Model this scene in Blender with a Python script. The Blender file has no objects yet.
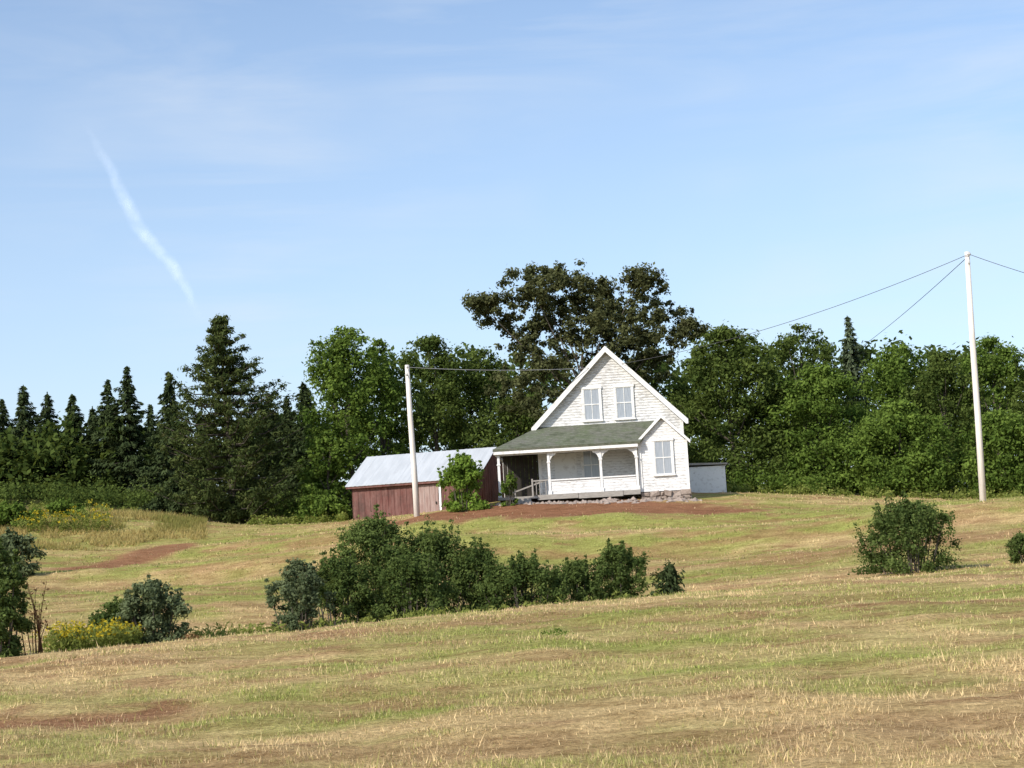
import bpy, math, random
import numpy as np
from mathutils import Matrix, Vector
rng = np.random.default_rng(11); random.seed(5)
C = bpy.context.scene.collection
PI = math.pi; rad = math.radians
F = 1576.0
R = Matrix.Rotation(PI/2+rad(5.83),3,'X') @ Matrix.Rotation(rad(-3.2),3,'Z')
def at(px,py,Y):
    d = R @ Vector(((px-512)/F,(384-py)/F,-1)); t = Y/d.y
    return Vector((d.x*t, Y, 1.6+d.z*t))

# ---------------------------------------------------------------- noise
def vnoise(x,y,seed=0):
    xi=np.floor(x).astype(np.int64); yi=np.floor(y).astype(np.int64)
    fx=x-xi; fy=y-yi; fx=fx*fx*(3-2*fx); fy=fy*fy*(3-2*fy)
    def h(a,b):
        n=(a*374761393+b*668265263+seed*974634777)&0xffffffff
        n=((n^(n>>13))*1274126177)&0xffffffff
        return ((n^(n>>16))&0xffff)/65535.0
    return (h(xi,yi)*(1-fx)+h(xi+1,yi)*fx)*(1-fy)+(h(xi,yi+1)*(1-fx)+h(xi+1,yi+1)*fx)*fy
def fbm(x,y,seed=0,o=4):
    s=0;a=.5;t=0
    for i in range(o):
        s=s+a*vnoise(x*2**i,y*2**i,seed+i*17); t+=a; a*=.5
    return s/t
def sstep(a,b,x):
    t=np.clip((x-a)/(b-a),0,1); return t*t*(3-2*t)

# ---------------------------------------------------------------- terrain
ctrl=[]
for px,py,Y in [(0,768,13),(512,768,11.3),(1024,768,10),
    (0,660,26),(200,640,28),(400,622,30),(550,607,32),(700,597,34),(850,582,36),(960,573,36),(1030,567,36),
    (900,568,43),(1020,556,44),(700,588,43),(100,604,46),(80,574,58),(130,560,64),(120,514,80),(40,518,78),(235,527,85),(60,498,108),
    (614,498,72.5),(500,503,71),(690,494,73),(400,517,76),(465,508,70),(417,517,69),(983,502,58),(850,496,80),(960,498,80),(1024,504,72),
    (560,562,52),(560,532,60),(800,552,50),(800,516,64),(300,562,55),(300,532,70),(950,540,48),(700,530,58),(420,548,55),(180,580,55)]:
    ctrl.append(tuple(at(px,py,Y)))
for px,Y,z in [(400,37,-.3),(200,36,-.3),(600,38,-.2),(20,34,-.1)]:
    p=at(px,560,Y); ctrl.append((p.x,Y,z))
ctrl += [(-60,110,7.2),(0,130,4.8),(60,110,3.3),(60,60,1.8),(60,30,.4),(60,0,0),(-60,0,.2),(-60,30,.2),(-60,60,2.5),
         (0,-12,0),(0,0,0),(-6,4,.05),(6,4,-.05),(0,100,4.3),(-30,106,6.4),(30,100,3.4),(-60,140,7.4),(60,140,3.4)]
ctrl=np.array(ctrl); CX=ctrl[:,:2]/30.0
def phi(r2): return np.where(r2>1e-12, .5*r2*np.log(np.maximum(r2,1e-12)),0)
n=len(CX); K=phi(((CX[:,None]-CX[None])**2).sum(-1))+np.eye(n)*.002
P=np.c_[np.ones(n),CX]; A=np.block([[K,P],[P.T,np.zeros((3,3))]])
W=np.linalg.solve(A,np.r_[ctrl[:,2],0,0,0])
def H(x,y):
    x=np.atleast_1d(np.asarray(x,float)); y=np.atleast_1d(np.asarray(y,float)); out=np.empty_like(x)
    for i in range(0,len(x),40000):
        xx=np.clip(x[i:i+40000],-70,70)/30; yy=np.clip(y[i:i+40000],-12,140)/30
        r2=(xx[:,None]-CX[:,0])**2+(yy[:,None]-CX[:,1])**2
        out[i:i+40000]=phi(r2)@W[:n]+W[n]+W[n+1]*xx+W[n+2]*yy
    yb=y+.10*x+1.5*(fbm(x*.15,y*.15,15)-.5)
    bank=.22*np.exp(-((yb-57)/1.6)**2)-.26*np.exp(-((yb-53.5)/1.8)**2)+.16*np.exp(-((yb-64)/1.5)**2)-.16*np.exp(-((yb-61.5)/1.4)**2)
    return out+bank*sstep(-20,-12,x)*(1-sstep(22,30,x))+(fbm(x*.5,y*.5,3)-.5)*.2+(fbm(x*2.2,y*2.2,9)-.5)*.10
def h1(x,y): return float(H([x],[y])[0])

# ---------------------------------------------------------------- mesh tools
def mesh_np(name,V,Fc,mat,parent=None,attrs=None,cols=None,smooth=False):
    me=bpy.data.meshes.new(name); V=np.asarray(V,np.float32); Fc=np.asarray(Fc,np.int32); m,k=Fc.shape
    me.vertices.add(len(V)); me.vertices.foreach_set('co',V.ravel())
    me.loops.add(m*k); me.loops.foreach_set('vertex_index',Fc.ravel())
    me.polygons.add(m); me.polygons.foreach_set('loop_start',np.arange(0,m*k,k,dtype=np.int32))
    if smooth: me.polygons.foreach_set('use_smooth',np.ones(m,bool))
    for a,v in (attrs or {}).items():
        at_=me.attributes.new(a,'FLOAT','POINT'); at_.data.foreach_set('value',np.asarray(v,np.float32))
    if cols is not None:
        c=me.attributes.new('col','FLOAT_COLOR','POINT'); c.data.foreach_set('color',np.c_[cols,np.ones(len(cols))].astype(np.float32).ravel())
    me.update(calc_edges=True); me.materials.append(mat)
    o=bpy.data.objects.new(name,me); C.objects.link(o); o.parent=parent
    return o
class MB:
    def __init__(s): s.v=[]; s.f=[]
    def poly(s,pts):
        b=len(s.v); s.v+= [tuple(p) for p in pts]; s.f.append(tuple(range(b,b+len(pts))))
    def box(s,x0,x1,y0,y1,z0,z1,M=None,jit=0):
        b=len(s.v); p=[(x,y,z) for z in (z0,z1) for y in (y0,y1) for x in (x0,x1)]
        if jit: p=[(q[0]+rng.normal()*jit,q[1]+rng.normal()*jit,q[2]+rng.normal()*jit) for q in p]
        if M: p=[tuple(M@Vector(q)) for q in p]
        s.v+=p; s.f+=[tuple(b+i for i in q) for q in ((0,2,3,1),(4,5,7,6),(0,1,5,4),(1,3,7,5),(3,2,6,7),(2,0,4,6))]
    def prism(s,pts,fn,a0,a1):
        b=len(s.v); k=len(pts)
        s.v+=[fn(u,v,a0) for u,v in pts]+[fn(u,v,a1) for u,v in pts]
        s.f.append(tuple(range(b+k-1,b-1,-1))); s.f.append(tuple(range(b+k,b+2*k)))
        for i in range(k):
            j=(i+1)%k; s.f.append((b+i,b+j,b+k+j,b+k+i))
    def bar(s,a,c,w,d,up=(0,0,1)):
        a=Vector(a); c=Vector(c); t=(c-a).normalized(); u=Vector(up)
        q=t.cross(u); q = q.normalized() if q.length>1e-4 else Vector((1,0,0)); u=q.cross(t)
        b=len(s.v)
        for p in (a,c):
            for e,g in ((-1,-1),(1,-1),(1,1),(-1,1)): s.v.append(tuple(p+q*e*w/2+u*g*d/2))
        s.f+=[(b+3,b+2,b+1,b),(b+4,b+5,b+6,b+7)]+[(b+i,b+(i+1)%4,b+4+(i+1)%4,b+4+i) for i in range(4)]
    def tube(s,pts,rs,k=8):
        b=len(s.v); pts=[Vector(p) for p in pts]
        for i,p in enumerate(pts):
            t=(pts[min(i+1,len(pts)-1)]-pts[max(i-1,0)]).normalized()
            q=t.cross(Vector((0,1,.01))); 
            if q.length<.05: q=t.cross(Vector((1,0,0)))
            q.normalize(); u=t.cross(q)
            for j in range(k):
                a=2*PI*j/k; s.v.append(tuple(p+(q*math.cos(a)+u*math.sin(a))*rs[i]))
        for i in range(len(pts)-1):
            for j in range(k):
                s.f.append((b+i*k+j,b+i*k+(j+1)%k,b+(i+1)*k+(j+1)%k,b+(i+1)*k+j))
        s.f.append(tuple(b+j for j in reversed(range(k)))); s.f.append(tuple(b+(len(pts)-1)*k+j for j in range(k)))
    def build(s,name,mat,parent=None,smooth=False):
        me=bpy.data.meshes.new(name); me.from_pydata(s.v,[],s.f); me.update(); me.materials.append(mat)
        if smooth:
            for p in me.polygons: p.use_smooth=True
        o=bpy.data.objects.new(name,me); C.objects.link(o); o.parent=parent
        return o
def tag(o,label,cat,group=None,kind=None):
    if label: o['label']=label
    if cat: o['category']=cat
    if group: o['group']=group
    if kind: o['kind']=kind
    return o
def empty(name,loc,label,cat,group=None,rz=0):
    o=bpy.data.objects.new(name,None); C.objects.link(o); o.location=loc; o.rotation_euler=(0,0,rz); o.empty_display_size=.3
    return tag(o,label,cat,group)

# ---------------------------------------------------------------- materials
def newmat(name):
    m=bpy.data.materials.new(name); m.use_nodes=True; nt=m.node_tree; nt.nodes.clear()
    return m,nt
def nd(nt,t,ins=None,**pr):
    x=nt.nodes.new(t)
    for k,v in pr.items(): setattr(x,k,v)
    for k,v in (ins or {}).items():
        if isinstance(v,bpy.types.NodeSocket): nt.links.new(v,x.inputs[k])
        else: x.inputs[k].default_value=v
    return x
def c4(c): return (c[0],c[1],c[2],1)
def mixc(nt,f,a,b,mode='MIX'):
    x=nt.nodes.new('ShaderNodeMix'); x.data_type='RGBA'; x.blend_type=mode
    for s,v in ((x.inputs[0],f),(x.inputs[6],a),(x.inputs[7],b)):
        if isinstance(v,bpy.types.NodeSocket): nt.links.new(v,s)
        else: s.default_value = v if not isinstance(v,tuple) else (c4(v) if len(v)==3 else v)
    return x.outputs[2]
def mrange(nt,v,a,b,c=0.,d=1.):
    return nd(nt,'ShaderNodeMapRange',{0:v,1:a,2:b,3:c,4:d}).outputs[0]
def mth(nt,op,a,b,clamp=False):
    return nd(nt,'ShaderNodeMath',{0:a,1:b},operation=op,use_clamp=clamp).outputs[0]
def noise(nt,vec,scale,detail=4,rough=.55,stretch=None,dist=0):
    if stretch: vec=nd(nt,'ShaderNodeMapping',{'Vector':vec,'Scale':stretch}).outputs[0]
    return nd(nt,'ShaderNodeTexNoise',{'Vector':vec,'Scale':scale,'Detail':detail,'Roughness':rough,'Distortion':dist}).outputs[0]
def objco(nt): return nd(nt,'ShaderNodeTexCoord').outputs['Object']
def finish(nt,col,rough=.8,bump=None,bstr=.3,bdist=.02,spec=.2,metal=0.):
    b=nd(nt,'ShaderNodeBsdfPrincipled',{'Roughness':rough,'Metallic':metal})
    b.inputs['Specular IOR Level'].default_value=spec
    if isinstance(col,tuple): b.inputs['Base Color'].default_value=c4(col)
    else: nt.links.new(col,b.inputs['Base Color'])
    if bump is not None:
        bp=nd(nt,'ShaderNodeBump',{'Height':bump,'Strength':bstr,'Distance':bdist}); nt.links.new(bp.outputs[0],b.inputs['Normal'])
    o=nd(nt,'ShaderNodeOutputMaterial'); nt.links.new(b.outputs[0],o.inputs[0])
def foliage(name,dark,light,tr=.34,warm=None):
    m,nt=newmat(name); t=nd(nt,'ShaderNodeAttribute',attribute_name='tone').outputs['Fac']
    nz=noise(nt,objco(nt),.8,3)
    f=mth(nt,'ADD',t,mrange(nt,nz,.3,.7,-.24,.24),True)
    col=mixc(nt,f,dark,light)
    if warm: col=mixc(nt,mrange(nt,noise(nt,objco(nt),2.5,2),.56,.72,0,.6),col,warm)
    d=nd(nt,'ShaderNodeBsdfDiffuse',{'Color':col}); tl=nd(nt,'ShaderNodeBsdfTranslucent',{'Color':mixc(nt,.5,col,(light[0]*1.6,light[1]*1.5,light[2]))})
    mx=nd(nt,'ShaderNodeMixShader',{0:tr}); nt.links.new(d.outputs[0],mx.inputs[1]); nt.links.new(tl.outputs[0],mx.inputs[2])
    o=nd(nt,'ShaderNodeOutputMaterial'); nt.links.new(mx.outputs[0],o.inputs[0])
    return m
M={}
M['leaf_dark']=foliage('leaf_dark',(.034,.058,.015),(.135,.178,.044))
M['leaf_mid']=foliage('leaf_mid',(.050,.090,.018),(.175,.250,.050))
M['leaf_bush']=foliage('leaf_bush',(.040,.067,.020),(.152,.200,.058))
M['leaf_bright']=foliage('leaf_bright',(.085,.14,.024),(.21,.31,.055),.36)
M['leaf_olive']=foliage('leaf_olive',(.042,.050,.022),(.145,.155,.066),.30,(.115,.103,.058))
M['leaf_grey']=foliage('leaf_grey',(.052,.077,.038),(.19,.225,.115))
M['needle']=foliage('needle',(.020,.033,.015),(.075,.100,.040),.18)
M['needle_pine']=foliage('needle_pine',(.026,.044,.016),(.112,.138,.044),.22,(.10,.088,.038))
M['needle_grey']=foliage('needle_grey',(.05,.072,.042),(.145,.18,.10),.22)
M['weed']=foliage('weed',(.09,.125,.025),(.27,.30,.08),.36)
M['hay']=foliage('hay',(.15,.175,.045),(.46,.36,.15),.36)
M['gold']=foliage('gold',(.36,.28,.02),(.58,.46,.05),.3)
M['dry']=foliage('dry',(.15,.075,.04),(.33,.2,.1),.3)
m,nt=newmat('bark'); nz=noise(nt,objco(nt),5,5,stretch=(3,3,.6)); finish(nt,mixc(nt,nz,(.035,.03,.025),(.16,.135,.11)),.95,nz,.6,.03); M['bark']=m
# white peeling paint
m,nt=newmat('peeling_paint'); oc=objco(nt)
nz=noise(nt,oc,4.2,9,.76,stretch=(1,1,4.5),dist=.4); nz2=noise(nt,oc,.8,3)
z=nd(nt,'ShaderNodeSeparateXYZ',{0:oc}).outputs[2]
s=mth(nt,'ADD',nz,mrange(nt,z,2.4,5.4,.01,.085)); s=mth(nt,'ADD',s,mrange(nt,nz2,.3,.7,-.06,.06))
col=mixc(nt,mrange(nt,s,.51,.66,0,.85),(.79,.79,.785),(.36,.345,.325))
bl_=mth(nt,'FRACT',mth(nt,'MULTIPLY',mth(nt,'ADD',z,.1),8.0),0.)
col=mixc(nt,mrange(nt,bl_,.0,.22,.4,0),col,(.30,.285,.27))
col=mixc(nt,mrange(nt,noise(nt,oc,14,4),.5,.75,0,.35),col,(.50,.485,.46))
finish(nt,col,.75,nz,.25,.01); M['paint']=m
m,nt=newmat('trim_paint'); oc=objco(nt); nz=noise(nt,oc,5,6,.65)
finish(nt,mixc(nt,mrange(nt,nz,.52,.68,0,.55),(.79,.785,.765),(.43,.40,.36)),.7,nz,.2,.01); M['trim']=m
m,nt=newmat('mossy_shingle'); oc=objco(nt); nz=noise(nt,oc,1.3,6,.65)
sp=nd(nt,'ShaderNodeSeparateXYZ',{0:oc})
rows=mth(nt,'FRACT',mth(nt,'MULTIPLY',sp.outputs[2],11.),0.)
col=mixc(nt,mrange(nt,nz,.36,.62),(.14,.138,.112),(.115,.135,.078))
col=mixc(nt,mrange(nt,noise(nt,oc,6,6,.75,stretch=(1,1,3)),.47,.68,0,.65),col,(.22,.22,.19))
col=mixc(nt,mrange(nt,noise(nt,oc,2.3,5,.7,stretch=(1,1,1.5)),.50,.66,0,.75),col,(.065,.076,.045))
col=mixc(nt,mrange(nt,rows,.0,.3,.5,0),col,(.045,.045,.037))
finish(nt,col,.95,rows,.5,.03); M['shingle']=m
m,nt=newmat('metal_roofing'); oc=objco(nt); nz=noise(nt,oc,.9,5,.6,stretch=(2.5,.6,.6))
col=mixc(nt,mrange(nt,nz,.35,.7,0,.8),(.52,.54,.56),(.40,.42,.44)); col=mixc(nt,mrange(nt,noise(nt,oc,2.2,6,.75,stretch=(2.5,.8,.8)),.60,.74,0,.5),col,(.30,.26,.23))
finish(nt,col,.5,None,spec=.4); M['tin']=m
m,nt=newmat('barn_red'); oc=objco(nt); nz=noise(nt,oc,1.6,7,.75,stretch=(3,3,.45))
col=mixc(nt,mrange(nt,nz,.36,.66),(.125,.045,.038),(.22,.122,.105)); col=mixc(nt,mrange(nt,noise(nt,oc,1.1,5,.65),.47,.66,0,.7),col,(.075,.048,.042)); finish(nt,col,.85,nz,.3,.01); M['red']=m
m,nt=newmat('faded_door'); oc=objco(nt); nz=noise(nt,oc,3,6,.65,stretch=(3,3,.5))
finish(nt,mixc(nt,mrange(nt,nz,.3,.7),(.26,.16,.14),(.40,.31,.28)),.85,nz,.3,.01); M['door']=m
m,nt=newmat('stone'); oc=objco(nt)
col=mixc(nt,noise(nt,oc,5,6,.7),(.15,.105,.085),(.50,.42,.36))
finish(nt,col,.95,noise(nt,oc,12,5),.7,.04); M['stone']=m
m,nt=newmat('weathered_wood'); oc=objco(nt); nz=noise(nt,oc,5,5,.6,stretch=(1,1,3)); finish(nt,mixc(nt,nz,(.18,.16,.14),(.48,.45,.41)),.9,nz,.3,.01); M['wood']=m
m,nt=newmat('dark_wood_and_shade'); finish(nt,mixc(nt,noise(nt,objco(nt),3),(.02,.018,.016),(.06,.052,.045)),.9); M['dark']=m
m,nt=newmat('curtained_glass'); oc=objco(nt); nz=noise(nt,oc,5,3,.5,stretch=(5,5,.4))
finish(nt,mixc(nt,nz,(.20,.23,.27),(.46,.49,.53)),.12,spec=.6); M['glass']=m
m,nt=newmat('pole_wood'); oc=objco(nt); nz=noise(nt,oc,4,6,.6,stretch=(6,6,.35))
finish(nt,mixc(nt,mrange(nt,nz,.4,.85),(.80,.75,.69),(.52,.46,.41)),.85,nz,.3,.01); M['pole']=m
m,nt=newmat('wire'); finish(nt,mixc(nt,noise(nt,objco(nt),2),(.05,.05,.055),(.09,.09,.095)),.6); M['wire']=m
m,nt=newmat('sheen_wire'); finish(nt,mixc(nt,noise(nt,objco(nt),2),(.28,.28,.29),(.4,.4,.41)),.5); M['wire_sheen']=m  # same wire in lighter grey, its reflected sheen put into the colour
m,nt=newmat('porcelain'); finish(nt,mixc(nt,noise(nt,objco(nt),8),(.30,.30,.30),(.45,.45,.44)),.3,spec=.5); M['porcelain']=m
# ground
m,nt=newmat('field'); oc=objco(nt); a=nd(nt,'ShaderNodeAttribute',attribute_name='col').outputs['Color']
n1=noise(nt,oc,2.2,8,.74,stretch=(.6,1.6,1)); n2=noise(nt,oc,16,6,.75)
col=mixc(nt,1.,a,mixc(nt,mrange(nt,n1,.34,.66),(.66,.60,.52),(1.2,1.19,1.16)),'MULTIPLY')
col=mixc(nt,1.,col,mixc(nt,mrange(nt,n2,.34,.66),(.56,.51,.45),(1.3,1.29,1.25)),'MULTIPLY')
finish(nt,col,.95,n2,.9,.08,spec=.05); M['field']=m
m,nt=newmat('grass'); a=nd(nt,'ShaderNodeAttribute',attribute_name='col').outputs['Color']
d=nd(nt,'ShaderNodeBsdfDiffuse',{'Color':a}); tl=nd(nt,'ShaderNodeBsdfTranslucent',{'Color':a}); mx=nd(nt,'ShaderNodeMixShader',{0:.35})
nt.links.new(d.outputs[0],mx.inputs[1]); nt.links.new(tl.outputs[0],mx.inputs[2]); o=nd(nt,'ShaderNodeOutputMaterial'); nt.links.new(mx.outputs[0],o.inputs[0]); M['grass']=m

# ---------------------------------------------------------------- field colours
def blob(x,y,p,rx,ry,seed):
    d=np.sqrt(((x-p[0])/rx)**2+((y-p[1])/ry)**2)+(fbm(x*.6,y*.6,seed)-.5)*1.3
    return 1-sstep(.6,1.1,d)
track=[at(85,564,61),at(125,558,64),at(150,553,65.5),at(175,546,67.5)]
def segdist(x,y):
    d=np.full_like(x,1e9)
    for a,b in zip(track[:-1],track[1:]):
        ux,uy=b.x-a.x,b.y-a.y; t=np.clip(((x-a.x)*ux+(y-a.y)*uy)/(ux*ux+uy*uy),0,1)
        d=np.minimum(d,np.hypot(x-a.x-t*ux,y-a.y-t*uy))
    return d
def masks(x,y):
    yr=y+.12*x
    streak=fbm(x*.10,yr*.95,21,4); n1=fbm(x*.16,y*.16,31,4); n2=fbm(x*.9,y*.9,41,4)
    patchy=sstep(.38,.58,fbm(x*1.3,y*1.3,66,4))
    soil=1-sstep(.75,1.15,np.sqrt(((x-at(560,514,67).x)/9.0)**2+((y-67.2)/3.4)**2)+(fbm(x*.8,y*.8,52)-.5)*.9)
    red=np.maximum.reduce([.9*blob(x,y,at(45,712,17),2.4,1.8,51)*patchy,1.05*soil,.45*blob(x,y,at(880,545,49),5,2.0,53),.35*blob(x,y,at(650,600,25),4,1.4,54),.3*blob(x,y,at(200,578,54),6,3,55),.5*blob(x,y,at(960,740,12),1.3,.9,57)*patchy])
    red=np.maximum(red,.95*(1-sstep(.6,1.5,segdist(x,y)+(n2-.5)*1.4)))
    red=np.maximum(red,.45*sstep(.56,.70,fbm(x*.35,yr*1.5,61,4)))
    red=np.maximum(red,.55*sstep(.63,.74,fbm(x*1.1,yr*2.4,63,4)))
    hill=sstep(40,47,y)
    green=sstep(.45,.63,.35*streak+.3*n1+.35*n2)*(.70+.14*hill)
    green=np.clip(green+hill*(.16+.95*blob(x,y,at(850,518,64),17,4.5,71)+.45*blob(x,y,at(380,535,64),12,4,72)+.85*blob(x,y,at(650,548,55),14,2.0,75)+.7*blob(x,y,at(480,575,47),9,2,78)+.6*blob(x,y,at(900,555,46),9,1.6,80)+.5*blob(x,y,at(120,530,74),10,9,76)),0,1)
    green=np.clip(green+.4*blob(x,y,at(620,690,17),5,2.5,73)+.25*blob(x,y,at(300,680,19),4,2.4,74)+.35*blob(x,y,at(800,640,24),5,2,79),0,.95)*(1-.85*np.clip(red,0,1))
    return np.clip(red,0,1.05),green,streak,n2,hill
def field_col(x,y,mk=None):
    red,green,streak,n2,hill=mk or masks(x,y)
    straw=np.array([.735,.56,.285]); dull=np.array([.61,.425,.225]); gr=np.array([.37,.41,.11]); rd=np.array([.345,.165,.098])
    row=np.sin((y+.12*x+1.6*fbm(x*.12,y*.12,77,3))*2*PI/2.3)
    c=straw+(dull-straw)*np.clip(sstep(.4,.66,streak)+.2*row,0,1)[:,None]
    c=c+(gr-c)*np.clip(green*.87-.07*row,0,1)[:,None]
    c=c+(rd-c)*(red*.9)[:,None]
    c=c*(1-.06*hill)[:,None]
    forest=sstep(86,96,y)
    c=c+(np.array([.06,.07,.025])-c)*forest[:,None]
    return c

# ---------------------------------------------------------------- ground sheet
def axis(a0,a1,st,far,g=1.25):
    mid=list(np.arange(a0,a1+1e-6,st)); s=st; lo=[a0]; 
    while lo[-1]>-far: s*=g; lo.append(lo[-1]-s)
    s=st; hi=[mid[-1]]
    while hi[-1]<far: s*=g; hi.append(hi[-1]+s)
    return np.array(lo[:0:-1]+mid+hi[1:])
xs=axis(-26,24,.26,4000); ys=axis(7,90,.26,6000)
XX,YY=np.meshgrid(xs,ys); x=XX.ravel(); y=YY.ravel()
V=np.c_[x,y,H(x,y)]; nx=len(xs); ny=len(ys)
i=np.arange(nx-1)[None,:]+np.arange(ny-1)[:,None]*nx; i=i.ravel()
g=mesh_np('ground',V,np.c_[i,i+1,i+1+nx,i+nx],M['field'],cols=field_col(x,y),smooth=True); tag(g,'mown hay field of dry straw and short grass rising to the house','field',kind='structure')

# ---------------------------------------------------------------- grass blades (one mass)
def blades(n,y0,y1,wk,hl,hh,flatp,xf=.44,xa=1.5,uni=False):
    u=rng.random(n); Y=y0*(y1/y0)**u if not uni else y0+(y1-y0)*u
    X=(rng.random(n)*2-1)*(xf*Y+xa); Z=H(X,Y)
    mk=masks(X,Y)
    keep=rng.random(n)<np.clip(1.05-.9*mk[0],.10,1)*(.10+.90*sstep(.37,.58,fbm(X*1.6,Y*1.6,88,3)))
    keep&=~((X>-4.2)&(X<9.6)&(Y>69.6)&(Y<81))
    X,Y,Z=X[keep],Y[keep],Z[keep]; mk=[q[keep] for q in mk]; red,green,streak,n2,hill=mk; n=len(X)
    c=field_col(X,Y,mk); isg=rng.random(n)<green*.8+.06
    gcol=np.array([.29,.34,.085]); scol=np.array([.83,.65,.37])
    c=np.where(isg[:,None],.4*c+.6*gcol,.5*c+.5*scol)*(.62+.75*rng.random((n,1)))*(1-.06*hill)[:,None]
    flat=(rng.random(n)<flatp)&~isg
    a=rng.random(n)*2*PI; ln=hl+(hh-hl)*rng.random(n)**2; ln*=(.5+1.1*fbm(X*.9,Y*.9,91,3))
    hz=np.where(flat,.2*ln+.004,ln); le=np.where(flat,1.6*ln,(.2+.6*rng.random(n))*ln)
    a2=rng.random(n)*2*PI; w=wk*Y*(.6+.8*rng.random(n))
    b0=np.c_[X-np.cos(a2)*w,Y-np.sin(a2)*w,Z-.01]; b1=np.c_[X+np.cos(a2)*w,Y+np.sin(a2)*w,Z-.01]
    t=np.c_[X+np.cos(a)*le,Y+np.sin(a)*le,Z+hz]
    Vv=np.stack([b0,b1,t],1).reshape(-1,3)
    return Vv,np.repeat(c,3,0)
bl=[blades(450000,9,40,.00034,.018,.06,.6),blades(120000,38,84,.0004,.03,.09,.4,uni=True),blades(1300,9,36,.0005,.07,.14,0)]
V=np.concatenate([b[0] for b in bl]); cc=np.concatenate([b[1] for b in bl])
g=mesh_np('grass',V,np.arange(len(V)).reshape(-1,3),M['grass'],cols=cc); tag(g,'short dry straw and green grass blades covering the mown field','grass',kind='stuff')

# ---------------------------------------------------------------- foliage builders
def rdir(n):
    d=rng.normal(size=(n,3)); return d/np.linalg.norm(d,axis=1,keepdims=True)
def unit(a): return a/np.maximum(np.linalg.norm(a,axis=1,keepdims=True),1e-6)
def leafmesh(name,c,nrm,s,tone,mat,parent,tan=None,asp=.55):
    n=len(c); t=unit(np.cross(nrm,rdir(n))) if tan is None else unit(tan-nrm*(tan*nrm).sum(1,keepdims=True))
    b=np.cross(nrm,t); s=s[:,None]
    V=np.stack([c+t*s,c+b*s*asp,c-t*s,c-b*s*asp],1).reshape(-1,3)
    return mesh_np(name,V,np.arange(4*n).reshape(-1,4),mat,parent,attrs={'tone':np.repeat(tone,4)})
def clump_leaves(cl,cr,n,s0,s1,up=.35,flat=.8):
    cl=np.asarray(cl); cr=np.maximum(np.asarray(cr),.01); p=cr**1.8; idx=rng.choice(len(cl),n,p=p/p.sum())
    d=rdir(n); r=np.abs(rng.random(n)**.5*(1+.32*rng.normal(size=n)))
    pos=cl[idx]+d*(r*cr[idx])[:,None]*np.array([1,1,flat])
    nrm=unit(d*.8+rdir(n)*.8+np.array([0,0,up]))
    ct=rng.random(len(cl))*.45
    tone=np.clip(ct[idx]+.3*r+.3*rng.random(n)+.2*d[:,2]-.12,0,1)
    return pos,nrm,s0+(s1-s0)*rng.random(n),tone
def base_of(px,Y):
    p=at(px,500,Y); return Vector((p.x,Y,h1(p.x,Y)))
def topz(px,py,Y): return at(px,py,Y).z
def trunk_limbs(hh,r0,targets,top=.8,lean=0,lr=.42):
    mb=MB(); pts=[];rs=[]
    for k in range(7):
        t=k/6; pts.append((lean*t*t+.08*math.sin(t*7),.06*math.sin(t*5),-.3+t*hh*top)); rs.append(r0*(1.25 if k==0 else 1)*(1-.86*t))
    mb.tube(pts,rs,8)
    for q in targets:
        q=Vector(q); z0=max(.25*hh*top,min(q.z*.55,hh*top*.85)); t=z0/(hh*top)
        a=Vector((lean*t*t,0,z0)); mid=a.lerp(q,.5)+Vector((0,0,-.06*(q-a).length))
        rr=r0*(lr*(1-t)+.08); mb.tube([a,mid,q],[rr,rr*.6,rr*.2],5)
    return mb
def broadleaf(px,top,wpx,Y,mat,label,n=9000,s=(.065,.135),K=160,peak=.42,group='broadleaf trees in the wood behind the house',cr=(.12,.26),name='broadleaf_tree',spire=3,base=None,lowr=.92):
    b=base or base_of(px,Y); hh=topz(px,top,Y)-b.z; rx=wpx/2*Y/F; n=int(n*1.85); spire=int(spire*1.6)
    root=empty(name,b,label,'tree',group)
    cl=[];crs=[]; ph=rng.random(4)*6.28
    for k in range(K):
        u=rng.random()
        pr=lowr+(1-lowr)*math.sin(u/peak*PI/2) if u<peak else max(.08,1-((u-peak)/(1-peak))**2)**.62
        a=rng.random()*2*PI; pr*=1+.12*math.sin(2*a+ph[0]+5*u)+.08*math.sin(3*a+ph[1]-7*u)
        rr=rng.uniform(.12,1)**.55*pr*rx
        c=rng.uniform(*cr)*rx*(.55+.5*pr)
        rr=max(0,rr-c*.45)
        cl.append((math.cos(a)*rr,math.sin(a)*rr*.85,max(c*.5,min(u*hh,hh-c*.75)))); crs.append(c)
    for k in range(spire):
        a=rng.random()*2*PI; q=rng.uniform(.05,.75)*rx; z=hh*rng.uniform(.86,1.0)-q*.4
        for e in range(4): cl.append((math.cos(a)*q,math.sin(a)*q,z-e*.045*hh)); crs.append(.05*rx*(1+e*.7)+.05)
    trunk_limbs(hh,.015*hh+.07,[cl[i] for i in range(0,K,12)],.75).build('trunk',M['bark'],root)
    p,nr,sz,tn=clump_leaves(cl,crs,n,*s); p[:,2]=np.maximum(p[:,2],.02)
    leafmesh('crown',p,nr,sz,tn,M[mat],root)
    return root
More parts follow.
